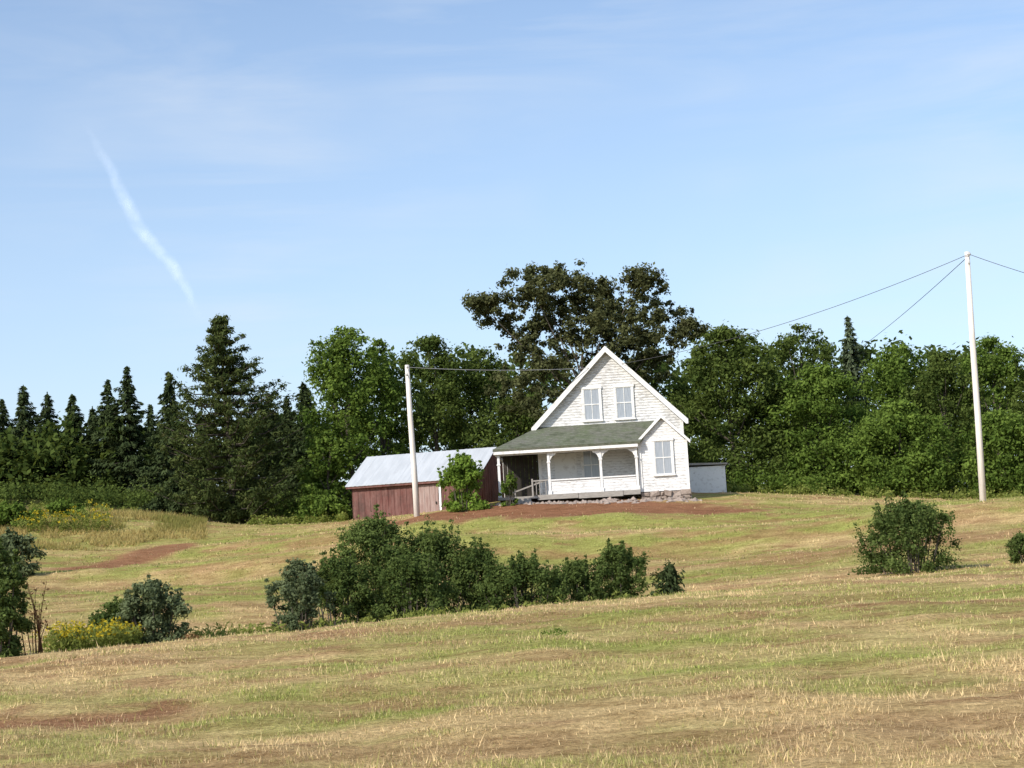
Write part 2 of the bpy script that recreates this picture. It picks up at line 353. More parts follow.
def spruce(px,top,wpx,Y,label,mat='needle',group='dark spruces at the left of the field',low=.03,dens=1.,name='spruce_tree',base=None,s=(.10,.21),rag=1.):
    b=base or base_of(px,Y); hh=topz(px,top,Y)-b.z; Rb=wpx/2*Y/F
    root=empty(name,b,label,'tree',group)
    mb=MB(); mb.tube([(0,0,-.3),(0.02,0,hh*.5),(0,0,hh*.97)],[.016*hh+.04,.010*hh+.02,.012],7)
    P_,N_,S_,T_,A_=[],[],[],[],[]
    z=low*hh; lop=rng.random()*6.28
    while z<hh*.985:
        t=z/hh; nb=int(rng.integers(6,9))
        if t>.9: nb=4
        a0=rng.random()*6.28; wl=rng.uniform(.66,1.2) if rag else 1
        for k in range(nb):
            a=a0+k*2*PI/nb+rng.normal()*.25; L=Rb*(1-t)**.98*rng.uniform(.45,1.35)*wl*(1+.2*math.sin(a-lop+4*t))+.07
            m=max(8,int((L*26+7)*dens)); u=rng.random(m)**.6
            d=np.array([math.cos(a),math.sin(a),0]); q=np.array([-d[1],d[0],0])
            lat=rng.normal(size=m)*.17*L*(1.15-u)+rng.normal(size=m)*.05
            zz=z-.38*u*L+.26*u*u*L+rng.normal(size=m)*.06
            P_.append(d*(u*L)[:,None]+q*lat[:,None]+np.c_[np.zeros(m),np.zeros(m),zz])
            N_.append(unit(np.array([0,0,.7])+d*.5+rdir(m)*.7)); A_.append(unit(d+q*(lat*1.5)[:,None]+rdir(m)*.35-np.array([0,0,.3])))
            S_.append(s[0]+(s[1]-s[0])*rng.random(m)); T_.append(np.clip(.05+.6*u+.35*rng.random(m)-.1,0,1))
            if k%3==0 and L>.5: mb.tube([(0,0,z),tuple(d*L*.75+np.array([0,0,z-.16*L]))],[.03,.008],4)
        z+=rng.uniform(.26,.44)*(1-.35*t)*(1 if hh>4 else .35)
    m=16; P_.append(np.c_[rng.normal(size=(m,2))*.02,hh*(.91+.09*rng.random(m))]); N_.append(rdir(m)); A_.append(np.tile([0,0,1.],(m,1))+rdir(m)*.2); S_.append(np.full(m,s[0])); T_.append(np.full(m,.4))
    mb.build('trunk',M['bark'],root)
    P_=np.concatenate(P_); P_[:,2]=np.maximum(P_[:,2],.02)
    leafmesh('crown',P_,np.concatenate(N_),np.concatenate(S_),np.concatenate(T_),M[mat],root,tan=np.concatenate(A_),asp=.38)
    return root
def bush(px,top,wpx,Y,mat,label,n=8000,s=(.024,.050),K=80,name='bush',group='bushes in the dip below the field',spiky=6,cr=(.12,.25),base=None,up=.35,cat='bush',lowr=.92,pk=.35,pw=2.2):
    b=base or base_of(px,Y); hh=max(.5,topz(px,top,Y)-b.z); rx=wpx/2*Y/F; n=int(n*1.35); spiky=int(spiky*2.2)
    root=empty(name,b,label,cat,group)
    cl=[];crs=[]; ph=rng.random(3)*6.28
    for k in range(K):
        a=rng.random()*2*PI; u=rng.random()**1.25
        pr=lowr+(1-lowr)*math.sin(min(1,u/pk)*PI/2) if u<pk else max(.1,1-((u-pk)/(1-pk))**pw)**.6
        pr*=1+.12*math.sin(2*a+ph[0])+.1*math.sin(3*a+ph[1]+4*u)
        rr=rng.random()**.5*pr*rx
        c=min(rng.uniform(*cr)*rx,.26*hh); rr=max(0,rr-.4*c)
        cl.append((math.cos(a)*rr,math.sin(a)*rr*.8,max(min(u*hh*.95,hh*.95-c*.7),c*.35))); crs.append(c)
    for k in range(spiky):
        a=rng.random()*2*PI; q=rng.uniform(.05,.95)*rx; zt=hh*(1.06-.45*(q/rx)**2)*rng.uniform(.86,1.06)
        if pw<1.5: zt=hh*(1.04-.62*(q/rx))
        for e in range(5): cl.append((math.cos(a)*q*(1-.03*e),math.sin(a)*q*.8,zt-e*.07*hh)); crs.append(.035*rx*(1+e*.5)+.02)
    mb=MB()
    for k in range(0,len(cl),8):
        q=Vector(cl[k]); mb.tube([(q.x*.5,q.y*.5,-.15),(q.x*.75,q.y*.75,q.z*.5),q],[.018,.012,.005],5)
    mb.build('stem',M['bark'],root)
    p,nr,sz,tn=clump_leaves(cl,crs,n,*s,up=up); p[:,2]=np.maximum(p[:,2],.02)
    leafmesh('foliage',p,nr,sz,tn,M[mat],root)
    return root

# ---------------------------------------------------------------- conifers on the left
SP=[(-14,398,84,106,'dark spruce cut by the left edge of the photo, first of the row'),
    (4,400,76,108,'dark spruce second from the left edge, shorter than its right neighbour'),
    (26,384,88,105,'tallest dark spruce at the far left with a sharp pointed top'),
    (50,391,76,107,'dark spruce just right of the tallest far left spruce'),
    (75,394,74,106,'slim dark spruce in the middle of the left row'),
    (95,406,66,109,'low slim spruce left of the paired tall spruces'),
    (111,379,76,104,'left one of the paired tall spruces between row and big pine'),
    (131,366,94,102,'right and tallest of the paired spruces left of the big pine'),
    (153,404,54,108,'short spruce in the gap just left of the big pine'),
    (173,371,76,100,'dark spruce peeking over the left shoulder of the big pine'),
    (272,392,72,104,'dark spruce behind the right side of the big pine'),
    (291,397,66,102,'short spruce right of the big pine'),
    (308,379,74,100,'pointed spruce between the big pine and the light broadleaf tree')]
for a in SP: spruce(a[0],a[1],a[2],a[3],a[4],dens=1.4)
def pine():
    Y=85; b=base_of(232,Y); hh=topz(226,316,Y)-b.z
    root=empty('pine_tree',b,'big dark bushy pine standing alone in front of the left spruces','tree')
    mb=MB(); ln=-.32
    mb.tube([(0,0,-.3),(.05,0,hh*.3),(ln*.5,0,hh*.6),(ln,0,hh*.97)],[.26,.2,.13,.02],8)
    prof=[(0,2.9),(.06,3.5),(.14,3.9),(.25,4.15),(.38,4.05),(.5,3.65),(.62,3.0),(.74,2.25),(.85,1.45),(.94,.68),(1,.12)]
    cl=[];cr=[]; z=.03*hh
    while z<hh*.97:
        t=z/hh; Rm=np.interp(t,[p[0] for p in prof],[p[1] for p in prof]); nb=8 if t<.8 else 6; a0=rng.random()*6; wl=rng.uniform(.82,1.1)
        for k in range(nb):
            a=a0+k*2*PI/nb+rng.normal()*.25; L=Rm*rng.uniform(.6,1.12)*wl; x0=ln*t
            e=Vector((x0+math.cos(a)*L,math.sin(a)*L,z+L*.2)); mid=Vector((x0+math.cos(a)*L*.55,math.sin(a)*L*.55,z-.02*L))
            mb.tube([(x0,0,z),mid,e],[.055*(1-t)+.015,.03,.01],4)
            for u in np.arange(.15,1.02,.12):
                lat=rng.normal()*.22*L*(1.1-u); px_=x0+math.cos(a)*L*u-math.sin(a)*lat; py_=math.sin(a)*L*u+math.cos(a)*lat
                cl.append((px_,py_,z+L*.2*u*u+rng.normal()*.11+.05)); cr.append(rng.uniform(.24,.42)*(1.1-.4*t))
        z+=hh*.047*rng.uniform(.85,1.2)
    cl.append((ln,0,hh*.97)); cr.append(.13)
    mb.build('trunk',M['bark'],root)
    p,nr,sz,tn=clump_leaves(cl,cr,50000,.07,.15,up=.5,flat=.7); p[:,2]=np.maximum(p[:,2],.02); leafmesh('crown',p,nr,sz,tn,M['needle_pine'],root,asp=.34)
pine()

# ---------------------------------------------------------------- broadleaf wood behind the house
broadleaf(352,326,116,88,'leaf_mid','tall light green spiky topped tree at the left end of the wood',n=15000,K=170,peak=.34,spire=16)
broadleaf(386,338,72,91,'leaf_mid','narrow green tree tucked behind the light spiky topped tree',n=7000,spire=6)
broadleaf(440,336,120,92,'leaf_dark','rounded dark green tree above the red shed roof',n=13000,K=160,peak=.5)
broadleaf(490,348,96,95,'leaf_dark','dark tree between the rounded tree and the big spreading tree',n=8500,peak=.5)
broadleaf(520,395,100,88,'leaf_dark','low dark tree behind the left half of the porch',n=7000,peak=.5)
broadleaf(655,350,100,94,'leaf_dark','dark tree showing over the right slope of the house roof',n=8500,peak=.5)
broadleaf(737,326,132,85,'leaf_dark','large rounded dark tree standing right beside the house',n=18000,K=210,peak=.42)
broadleaf(690,385,80,88,'leaf_dark','low dark tree close behind the right house wall',n=7000)
broadleaf(812,323,104,97,'leaf_dark','tall tree just right of the large rounded dark tree',n=10000,peak=.5,spire=4)
spruce(862,315,96,101,'pale grey green conifer poking above the wood right of the house','needle_grey',group='broadleaf trees in the wood behind the house',name='conifer_tree',dens=1.2)
broadleaf(828,364,116,84,'leaf_mid','mid height green tree in front right of the large dark tree',n=13000,K=170,peak=.4)
broadleaf(908,343,112,93,'leaf_mid','pointed green tree halfway between pale conifer and right pole',n=11000,spire=9)
broadleaf(952,350,96,90,'leaf_dark','dark tree directly behind the right utility pole',n=9000,spire=7)
broadleaf(1003,336,106,94,'leaf_mid','tall tree just right of the right utility pole',n=10000,spire=9)
broadleaf(1052,346,100,92,'leaf_dark','dark tree cut by the right edge of the photo',n=7000)
broadleaf(905,400,112,82,'leaf_mid','low bushy green tree in front of the wood left of right pole',n=11500,K=160,peak=.38,spire=6)
broadleaf(1005,410,108,82,'leaf_mid','low bushy tree right of the right pole base',n=10000,peak=.38,spire=5)
broadleaf(330,430,64,86,'leaf_mid','small green tree at the foot of the light spiky tree',n=5000,peak=.36)
def big_tree():
    Y=86; b=base_of(590,Y); s=Y/F
    root=empty('broadleaf_tree',b,'huge spreading olive brown tree towering over the house roof','tree','broadleaf trees in the wood behind the house')
    lobes=[(504,311,38,21),(482,305,18,12),(532,290,36,23),(547,272,24,14),(580,284,34,22),(572,315,50,30),(528,333,40,25),(614,305,36,25),(648,291,36,20),(638,277,20,10),
           (670,316,38,25),(692,328,16,12),(620,344,50,29),(560,350,48,30),(654,344,42,24),(600,298,30,18),(528,362,36,31),(520,392,34,34),(560,392,44,38),(640,372,44,28),(600,330,46,30),(625,322,42,24),(550,306,36,22)]
    cl=[];cr=[];tg=[]
    for (lx,ly,rx,ry) in lobes:
        q=at(lx,ly,Y)-b; dy=rng.uniform(-2.0,2.0); tg.append((q.x,dy,q.z-.2))
        for k in range(18+int(rx/2.5)):
            d=rdir(1)[0]*rng.uniform(.05,1)**.5
            cl.append((q.x+d[0]*rx*s*.95,dy+d[1]*rx*s*.8,q.z+d[2]*ry*s*.95)); cr.append(rng.uniform(.18,.46))
    trunk_limbs(9.3,.42,tg,.9,lr=.2).build('trunk',M['bark'],root)
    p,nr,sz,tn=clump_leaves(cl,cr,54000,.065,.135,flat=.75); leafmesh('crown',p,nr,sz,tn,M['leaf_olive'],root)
big_tree()
# the far wood behind as one mass
cl=[];cr=[]
for k in range(1300):
    px=rng.uniform(-90,1120); Y=rng.uniform(101,116)
    tp=np.interp(px,[0,100,145,155,165,300,320,340,500,640,700,850,1024],[428,428,432,446,434,422,378,362,360,366,350,350,356])+rng.normal()*6
    p=at(px,500,Y); z0=h1(p.x,Y); z1=topz(px,tp,Y); z=z0+(z1-z0)*rng.random()**.95
    cl.append((p.x,Y,z)); cr.append(rng.uniform(.7,1.2))
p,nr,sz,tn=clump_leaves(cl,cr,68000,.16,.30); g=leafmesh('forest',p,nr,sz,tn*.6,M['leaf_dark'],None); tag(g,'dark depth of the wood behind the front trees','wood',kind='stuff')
# undergrowth
def undergrowth(rows,mat,label,n,s,hgt,name='undergrowth'):
    cl=[];cr=[]
    for (x0,x1,Y0,Y1,k) in rows:
        for i in range(k):
            px=rng.uniform(x0,x1); Y=rng.uniform(Y0,Y1); p=at(px,500,Y); z0=h1(p.x,Y); hh=rng.uniform(*hgt)
            cl.append((p.x,Y,z0+hh*.45)); cr.append(hh*.55)
    p,nr,sz,tn=clump_leaves(cl,cr,n,*s,flat=1.); 
    g=leafmesh(name,p,nr,sz,tn,M[mat],None); tag(g,label,'plants',kind='stuff')
undergrowth([(700,1060,80,85,160),(280,345,83,88,30)],'leaf_mid','green scrub along the foot of the wood',20000,(.045,.11),(.5,2.1))
undergrowth([(-30,330,92,99,190)],'leaf_dark','dark scrub along the foot of the left spruces',15000,(.06,.13),(.6,1.9))
undergrowth([(700,1060,76,80,140),(250,345,77,83,60),(-20,190,84,90,90)],'weed','pale weeds fringing the edge of the wood',9000,(.04,.1),(.2,.6),name='weeds')
# rough grass on the left bank
n_=22000; px_=rng.uniform(-40,200,n_); Yt=rng.uniform(67,86,n_); dx=(px_-512)/F
X=dx*Yt; dens=fbm(X*.5,Yt*.5,123,3); kp=(dens>.42)&(segdist(X,Yt)>2.2); X,Yt=X[kp],Yt[kp]; Z=H(X,Yt); n_=len(X)
ht=rng.uniform(.10,.34,n_)*(.3+1.3*fbm(X*.4,Yt*.4,125,3)); a=rng.random(n_)*6.28; w_=.018+.02*rng.random(n_); l_=rng.normal(size=(n_,2))*.12
V=np.stack([np.c_[X-np.cos(a)*w_,Yt-np.sin(a)*w_,Z-.02],np.c_[X+np.cos(a)*w_,Yt+np.sin(a)*w_,Z-.02],np.c_[X+l_[:,0],Yt+l_[:,1],Z+ht]],1).reshape(-1,3)
tone=np.clip(fbm(X*.35,Yt*.35,127,3)*1.8-.5+.35*rng.random(n_),0,1)
g=mesh_np('rough_grass',V,np.arange(3*n_).reshape(-1,3),M['hay'],None,attrs={'tone':np.repeat(tone,3)}); tag(g,'rough green tan grass on the bank below the left spruces','grass',kind='stuff')

# ---------------------------------------------------------------- goldenrod and tall weeds
def stalks(spots,label,flow=True,hgt=(.5,.9),mat='weed',name='goldenrod',fp=.5,fs=1.):
    P_=[];N_=[];S_=[];T_=[];Pf=[]
    for (px,Y,rx,ry,kk) in spots:
        c=at(px,500,Y)
        for i in range(kk):
            a=rng.random()*6.28; r=math.sqrt(rng.random()); X=c.x+math.cos(a)*r*rx; Yy=Y+math.sin(a)*r*ry
            z0=h1(X,Yy); hh=rng.uniform(*hgt)*(1-.3*r); l=rng.normal(size=2)*.08
            m=18; u=rng.random(m); P_.append(np.c_[X+l[0]*u+rng.normal(size=m)*.05,Yy+l[1]*u+rng.normal(size=m)*.05,z0+u*hh*.9]); 
            N_.append(rdir(m)); S_.append((.035+.045*rng.random(m))*fs); T_.append(.2+.6*u)
            if rng.random()<fp:
                m=9; Pf.append(np.c_[X+l[0]+rng.normal(size=m)*.05*fs,Yy+l[1]+rng.normal(size=m)*.05*fs,z0+hh*(.86+.18*rng.random(m))])
    P_=np.concatenate(P_); o=leafmesh(name,P_,np.concatenate(N_),np.concatenate(S_),np.concatenate(T_),M[mat],None,asp=.3)
    tag(o,label,'plants',kind='stuff')
    if flow:
        Pf=np.concatenate(Pf); me=leafmesh('bloom',Pf,rdir(len(Pf)),(.022+.025*rng.random(len(Pf)))*fs,rng.random(len(Pf)),M['gold'],o)
        me['kind']='stuff'
stalks([(90,31,.9,.7,120),(60,30.5,.5,.6,45),(118,32,.4,.5,30)],'yellow flowering goldenrod patch in front of the grey bush at lower left',hgt=(.4,.7))
stalks([(72,73,1.7,1.0,80),(40,73,1.2,1.0,45),(92,76,.9,.8,25)],'yellow goldenrod on the bank at the left edge below the spruces',hgt=(.6,1.1),fp=.42,fs=1.4)
stalks([(180,33,1.4,.6,60),(235,33,1.4,.6,70),(340,34,1.6,.6,90),(430,34.5,1.6,.6,80),(520,35.5,1.6,.6,60),(610,36,1.4,.6,40)],'tall green weeds along the crest in front of the bush row',flow=False,hgt=(.25,.6),name='weeds')

# ---------------------------------------------------------------- bushes
bush(294,556,70,34,'leaf_grey','pale grey green bush at the left end of the bush row',n=12000,spiky=8)
bush(374,512,116,38,'leaf_bush','tallest dark bush in the left part of the bush row',n=20000,K=130,spiky=12)
bush(434,526,120,38.5,'leaf_bush','wide dark bush just right of the tallest bush',n=19000,K=130,spiky=10)
bush(332,554,84,36,'leaf_bush','green bush between pale left bush and tallest bush',n=11000,spiky=7)
bush(408,552,100,36,'leaf_bush','low bush in front of the two tallest bushes',n=12000,spiky=6)
bush(476,546,90,38,'leaf_bush','low dark bush between the wide dark bush and its lower right neighbour',n=11000,spiky=8)
bush(518,557,106,36.5,'leaf_bush','lower mid green bush right of the wide dark bush',n=13500,K=90,spiky=14)
bush(572,559,76,37.5,'leaf_bush','small round bush left of the right rounded bush',n=9000,spiky=6)
bush(614,544,82,38,'leaf_bush','rounded leafy bush near the right end of the row',n=12000,K=90,spiky=9)
spruce(665,564,54,37,'small young spruce at the right end of the bush row',group='bushes in the dip below the field',s=(.04,.08),dens=2.2)
bush(148,578,74,32,'leaf_grey','grey green rounded bush behind the goldenrod at lower left',n=12500,K=90,spiky=8)
bush(112,600,58,34,'leaf_bush','low dark green bush left of the grey rounded bush',n=6500)
bush(-6,545,74,27.5,'leaf_bush','dark bush cut by the left edge of the photo',n=18000,K=100,s=(.022,.045),spiky=8)
bush(907,498,116,40,'leaf_bush','dense leafy shrub alone on the right slope under the right pole',n=16000,K=120,spiky=16,lowr=1.,pk=.3,pw=2.0,cr=(.11,.22))
bush(1026,530,46,41,'leaf_bush','shrub cut by the right edge of the photo',n=5500,spiky=8)
bush(10,504,76,74,'leaf_mid','green bush on the left bank behind the goldenrod',n=8000,s=(.05,.1))
bush(62,500,44,78,'leaf_mid','small green bush on the left bank below the spruce row',n=3000,s=(.05,.1))
bush(8,532,70,58,'leaf_grey','pale low bush on the left bank above the dark edge bush',n=6500,s=(.045,.09))
bush(178,478,64,87,'needle','dark young conifer scrub at the left foot of the big pine',n=7500,s=(.07,.14),name='conifer_bush',pw=1.4,pk=.2)
bush(320,494,60,84,'leaf_mid','green bush between the big pine and the red shed',n=5000,s=(.07,.14))
bush(463,453,54,69.2,'leaf_bright','bright green leafy shrub growing between the shed and the porch',n=6000,s=(.055,.12),K=60,cr=(.16,.28),group='shrubs by the house')
bush(510,474,24,69.3,'leaf_mid','small green plant overgrowing the left end of the porch',n=1500,s=(.04,.09),K=20,spiky=4,group='shrubs by the house')
# dry stalks by the dark edge bush
b=base_of(34,28); root=empty('dry_weed',b,'reddish brown dry weed stalks beside the dark bush at left edge','weed')
mb=MB(); tips=[]
for k in range(13):
    x0=rng.normal()*.14; l=rng.normal()*.14; hh=rng.uniform(.5,1.35); y0=rng.normal()*.1
    mb.tube([(x0,y0,-.05),(x0+l*.4,y0,hh*.6),(x0+l,y0+.05,hh)],[.010,.008,.004],4)
    for e in range(12): tips.append((x0+l*.9+rng.normal()*.03,y0+rng.normal()*.03,hh*rng.uniform(.6,1.02)))
mb.build('stem',M['dry'],root); tips=np.array(tips); leafmesh('foliage',tips,rdir(len(tips)),.02+.03*rng.random(len(tips)),rng.random(len(tips)),M['dry'],root,asp=.4)
for (px,py,Y,lab,mt) in [(557,672,20.5,'small dark green weed tuft in the middle of the mown field','leaf_mid'),(192,642,27,'low reddish weed at the field edge right of the grey bush','dry')]:
    p=at(px,py,Y); b=Vector((p.x,Y,h1(p.x,Y))); w=empty('weed_tuft',b,lab,'weed','weed tufts in the mown field')
    m=110; q=rng.normal(size=(m,3))*np.array([.09,.07,.0]); q[:,2]=.02+.10*rng.random(m)*(1-np.minimum(1,np.hypot(q[:,0],q[:,1])/.3))+.01
    leafmesh('foliage',q,unit(rdir(m)+np.array([0,0,.6])),.012+.02*rng.random(m),rng.random(m),M[mt],w,asp=.35)

# ---------------------------------------------------------------- the house
hp=at(614,497.5,72.5); HY=rad(-3)
house=empty('farmhouse',hp,'old white gabled farmhouse with peeling paint and mossy porch roof on the hill','house',rz=HY)
ST=.125
def siding(mb,half,z0,z1,fn,out=.022):
    z=z0
    while z<z1-1e-4:
        t=min(z+ST,z1); a0,a1=half(z); b0,b1=half(t)
        if b1-b0<.02: b0=b1=(b0+b1)/2
        mb.poly([fn(a0,out,z),fn(a1,out,z),fn(b1,0.004,t),fn(b0,0.004,t)]); mb.poly([fn(a1,out,z),fn(a0,out,z),fn(a0,-.03,z),fn(a1,-.03,z)])
        z=t
def wall(half,z0,z1,fn,parent=house,mat='paint',name='wall'):
    mb=MB(); siding(mb,half,z0,z1,fn); return mb.build(name,M[mat],parent)
front=lambda u,o,z:(u,-o,z); back=lambda u,o,z:(-u,8+o,z)
lft=lambda u,o,z:(-3.3-o,8-u,z); rgt=lambda u,o,z:(3.3+o,u,z)
gab=lambda z:(-min(3.3,max(6.80-z,.01)),min(3.3,max(6.80-z,.01)))
wall(gab,-.1,6.79,front); wall(gab,-.1,6.79,back); wall(lambda z:(0,8),-.1,3.5,lft); wall(lambda z:(0,8),-.1,3.5,rgt)
mb=MB(); fy=lambda u,v,a:(u,a,v)
mb.prism([(0,6.96),(-3.56,3.40),(-3.475,3.315),(0,6.79)],fy,-.30,8.3); mb.prism([(0,6.96),(0,6.79),(3.475,3.315),(3.56,3.40)],fy,-.30,8.3)
mb.build('roof',M['shingle'],house)
for s in (-1,1):
    mb=MB(); mb.prism([(s*.002,6.985),(s*3.60,3.385),(s*3.60,3.18),(s*3.50,3.17),(s*.002,6.70)],fy,-.345,-.303); mb.build('rake_board',M['trim'],house)
for s in (-1,1):
    mb=MB(); mb.box(s*3.31-.07,s*3.31+.07,-.05,.0,-.1,3.4); mb.build('corner_board',M['trim'],house)
def stonewall(mb,x0,x1,y0,y1,z0,z1):
    z=z1
    while z>z0:
        hh=rng.uniform(.12,.24); x=x0
        while x<x1:
            w=rng.uniform(.14,.5); mb.box(x+.015,min(x+w,x1+.04),y0-rng.uniform(0,.12),y1,z-hh+.015,z-.01,jit=.028); x+=w
        z-=hh
mb=MB(); mb.box(-3.26,3.26,.03,7.97,-.75,-.1); stonewall(mb,-3.26,3.26,-.01,.2,-.7,-.11); mb.build('foundation',M['stone'],house)
def window(parent,cx,cz,w,h,y,mid=True):
    f=MB(); t=.085
    f.box(cx-w/2-t,cx-w/2,y-.06,y,cz-h/2,cz+h/2); f.box(cx+w/2,cx+w/2+t,y-.06,y,cz-h/2,cz+h/2)
    f.box(cx-w/2-t-.03,cx+w/2+t+.03,y-.075,y,cz+h/2,cz+h/2+.11)
    fo=f.build('window',M['trim'],parent)
    s=MB(); s.box(cx-w/2-t-.03,cx+w/2+t+.03,y-.10,y,cz-h/2-.07,cz-h/2); s.build('sill',M['trim'],fo)
    s=MB(); s.box(cx-w/2,cx+w/2,y-.026,y-.020,cz-h/2,cz+h/2); s.build('pane',M['glass'],fo)
    s=MB(); e=.035
    s.box(cx-w/2,cx+w/2,y-.048,y-.028,cz-.02,cz+.025); s.box(cx-.014,cx+.014,y-.044,y-.028,cz-h/2+e,cz+h/2-e)
    for q in (-1,1): s.box(cx+q*(w/2-e/2)-e/2,cx+q*(w/2-e/2)+e/2,y-.046,y-.027,cz-h/2,cz+h/2)
    s.box(cx-w/2+e,cx+w/2-e,y-.045,y-.027,cz-h/2,cz-h/2+e); s.box(cx-w/2+e,cx+w/2-e,y-.045,y-.027,cz+h/2-e,cz+h/2)
    s.build('sash',M['trim'],fo)
window(house,-.75,4.33,.74,1.45,-.022); window(house,.74,4.33,.74,1.45,-.022); window(house,-.95,1.55,.74,1.45,-.022)
# porch
def slab(mb,pts,th=.10):
    k=len(pts); b=len(mb.v); mb.v+=[tuple(p) for p in pts]+[(p[0],p[1],p[2]-th) for p in pts]
    mb.f.append(tuple(range(b,b+k))); mb.f.append(tuple(range(b+2*k-1,b+k-1,-1)))
    for i in range(k): j=(i+1)%k; mb.f.append((b+j,b+i,b+k+i,b+k+j))
mb=MB()
slab(mb,[(-5.3,-2.35,2.38),(1.30,-2.35,2.38),(2.2,-.03,3.42),(-3.33,-.03,3.42)])
slab(mb,[(-5.3,4.2,2.38),(-5.3,-2.35,2.38),(-3.33,-.03,3.42),(-3.33,4.2,3.42)])
mb.build('porch_roof',M['shingle'],house)
mb=MB(); mb.box(-5.28,1.18,-2.335,-2.295,2.14,2.275); mb.box(-5.28,-5.24,-2.29,4.2,2.14,2.275); mb.box(-5.2,1.18,-2.15,-2.03,2.08,2.24); mb.build('fascia',M['trim'],house)
mb=MB(); mb.box(-5.18,1.17,-2.2,-.03,.10,.22); mb.box(-5.18,-3.34,-.02,4.1,.10,.22); mb.build('porch_floor',M['wood'],house)
mb=MB(); mb.box(-3.4,-1.6,-2.245,-2.205,.02,.24); mb.box(-1.58,.4,-2.245,-2.205,-.01,.23); mb.box(.42,1.17,-2.245,-2.205,.03,.24); mb.build('skirt_board',M['wood'],house)
mb=MB(); shade_boards=[(-5.1+k*.2) for k in range(9)]
for xx in shade_boards: mb.box(xx,xx+.19,1.5,1.53,.22,2.6)
o_=mb.build('wall',M['dark'],house); o_['label']='added dark boards standing in for the shade inside the side porch'  # dark screen added to imitate the shade inside the side porch
for xp in (-5.08,-2.84,-.52,1.08):
    mb=MB(); mb.box(xp-.055,xp+.055,-2.145,-2.035,.225,2.075); mb.box(xp-.085,xp+.085,-2.175,-2.005,1.66,1.71); mb.box(xp-.085,xp+.085,-2.175,-2.005,.23,.40); po=mb.build('porch_post',M['trim'],house)
    for s in (-1,1):
        if (xp<-5) or (xp>1 and s>0) or (xp<-2.5 and s<0): continue
        mb=MB(); pts=[(s*.057,2.07),(s*.36,2.07),(s*.34,2.02),(s*.22,1.97),(s*.14,1.90),(s*.10,1.80),(s*.057,1.74)]
        mb.prism([(xp+u,v) for u,v in pts],fy,-2.105,-2.065); mb.build('bracket',M['trim'],po)
for yy in (2.0,4.0):
    mb=MB(); mb.box(-5.15,-5.03,yy,yy+.12,.225,2.055); mb.build('porch_post',M['trim'],house)
for (a,b_) in ((-2.77,-.59),(-.45,1.01)):
    mb=MB(); siding(mb,lambda z,a=a,b_=b_:(a,b_),.245,.84,lambda u,o,z:(u,-2.10-o,z)); mb.poly([(a,-2.06,.245),(b_,-2.06,.245),(b_,-2.06,.84),(a,-2.06,.84)]); hw=mb.build('half_wall',M['paint'],house)
    mb=MB(); mb.box(a,b_,-2.17,-2.01,.843,.90); mb.build('rail',M['trim'],hw)
mb=MB(); mb.bar((-4.75,-2.06,.34),(-3.1,-2.06,.86),.04,.06); mb.bar((-3.62,-2.09,.22),(-3.62,-2.09,.98),.07,.07,(0,1,0)); mb.bar((-3.62,-2.09,.88),(-2.92,-2.09,.89),.05,.06)
mb.bar((-4.4,-2.09,.22),(-4.46,-2.09,.90),.05,.05,(0,1,0))
for xx in (-3.45,-3.3,-3.02): mb.bar((xx,-2.09,.25),(xx,-2.09,.88),.03,.03,(0,1,0))
o_=mb.build('railing',M['wood'],house); o_['label']='broken grey railing at the left end of the porch'
for k in range(2):
    mb=MB(); mb.box(-4.35,-3.7,-2.50-.27*k,-2.26-.27*k,-.25,.12-.16*k); mb.build('step',M['wood'],house)
mb=MB(); mb.box(-2.55,-1.7,-.05,-.026,.23,2.15); mb.box(-2.63,-2.55,-.07,-.026,.23,2.23); mb.box(-1.7,-1.62,-.07,-.026,.23,2.23); mb.build('door',M['trim'],house)
# bay with small gable
bx0,bx1,by=1.22,3.36,-1.95; bc=(bx0+bx1)/2
gb=lambda z:(bc-min(1.07,max(3.37-z,.01)),bc+min(1.07,max(3.37-z,.01)))
mb=MB(); siding(mb,gb,.12,3.36,lambda u,o,z:(u,by-o,z)); siding(mb,lambda z:(0,1.93),.12,2.42,lambda u,o,z:(bx1+o,by+u,z)); siding(mb,lambda z:(0,1.93),.12,2.42,lambda u,o,z:(bx0-o,-.02-u,z))
bay=mb.build('bay',M['paint'],house)
mb=MB(); mb.prism([(bc,3.52),(bc-1.2,2.32),(bc-1.2,2.22),(bc,3.41)],fy,by-.16,.3); mb.prism([(bc,3.52),(bc,3.41),(bc+1.2,2.22),(bc+1.2,2.32)],fy,by-.16,.3); mb.build('roof',M['shingle'],bay)
mb=MB()
for s in (-1,1): mb.prism([(bc+s*.002,3.545),(bc+s*1.23,2.315),(bc+s*1.23,2.17),(bc+s*.002,3.37)],fy,by-.205,by-.163)
for s in (-1,1): mb.box(bc+s*1.04-.06,bc+s*1.04+.06,by-.05,by-.024,.12,2.35)
mb.build('trim',M['trim'],bay)
window(bay,bc,1.60,.76,1.5,by-.022)
mb=MB(); mb.box(bx0+.02,bx1-.02,by+.05,-.03,-.7,.10); stonewall(mb,bx0-.02,bx1+.02,by-.03,by+.2,-.7,.112); mb.build('foundation',M['stone'],bay)
# low lean-to at the right wall
mb=MB(); siding(mb,lambda z:(3.36,5.4),-.2,1.32,lambda u,o,z:(u,3.2-o,z)); siding(mb,lambda z:(0,3),-.2,1.3,lambda u,o,z:(5.4+o,3.2+u,z)); le=mb.build('lean_to',M['trim'],house)
mb=MB(); mb.prism([(3.36,1.42),(5.52,1.36),(5.52,1.44),(3.36,1.52)],fy,3.05,6.3); mb.build('roof',M['wood'],le)
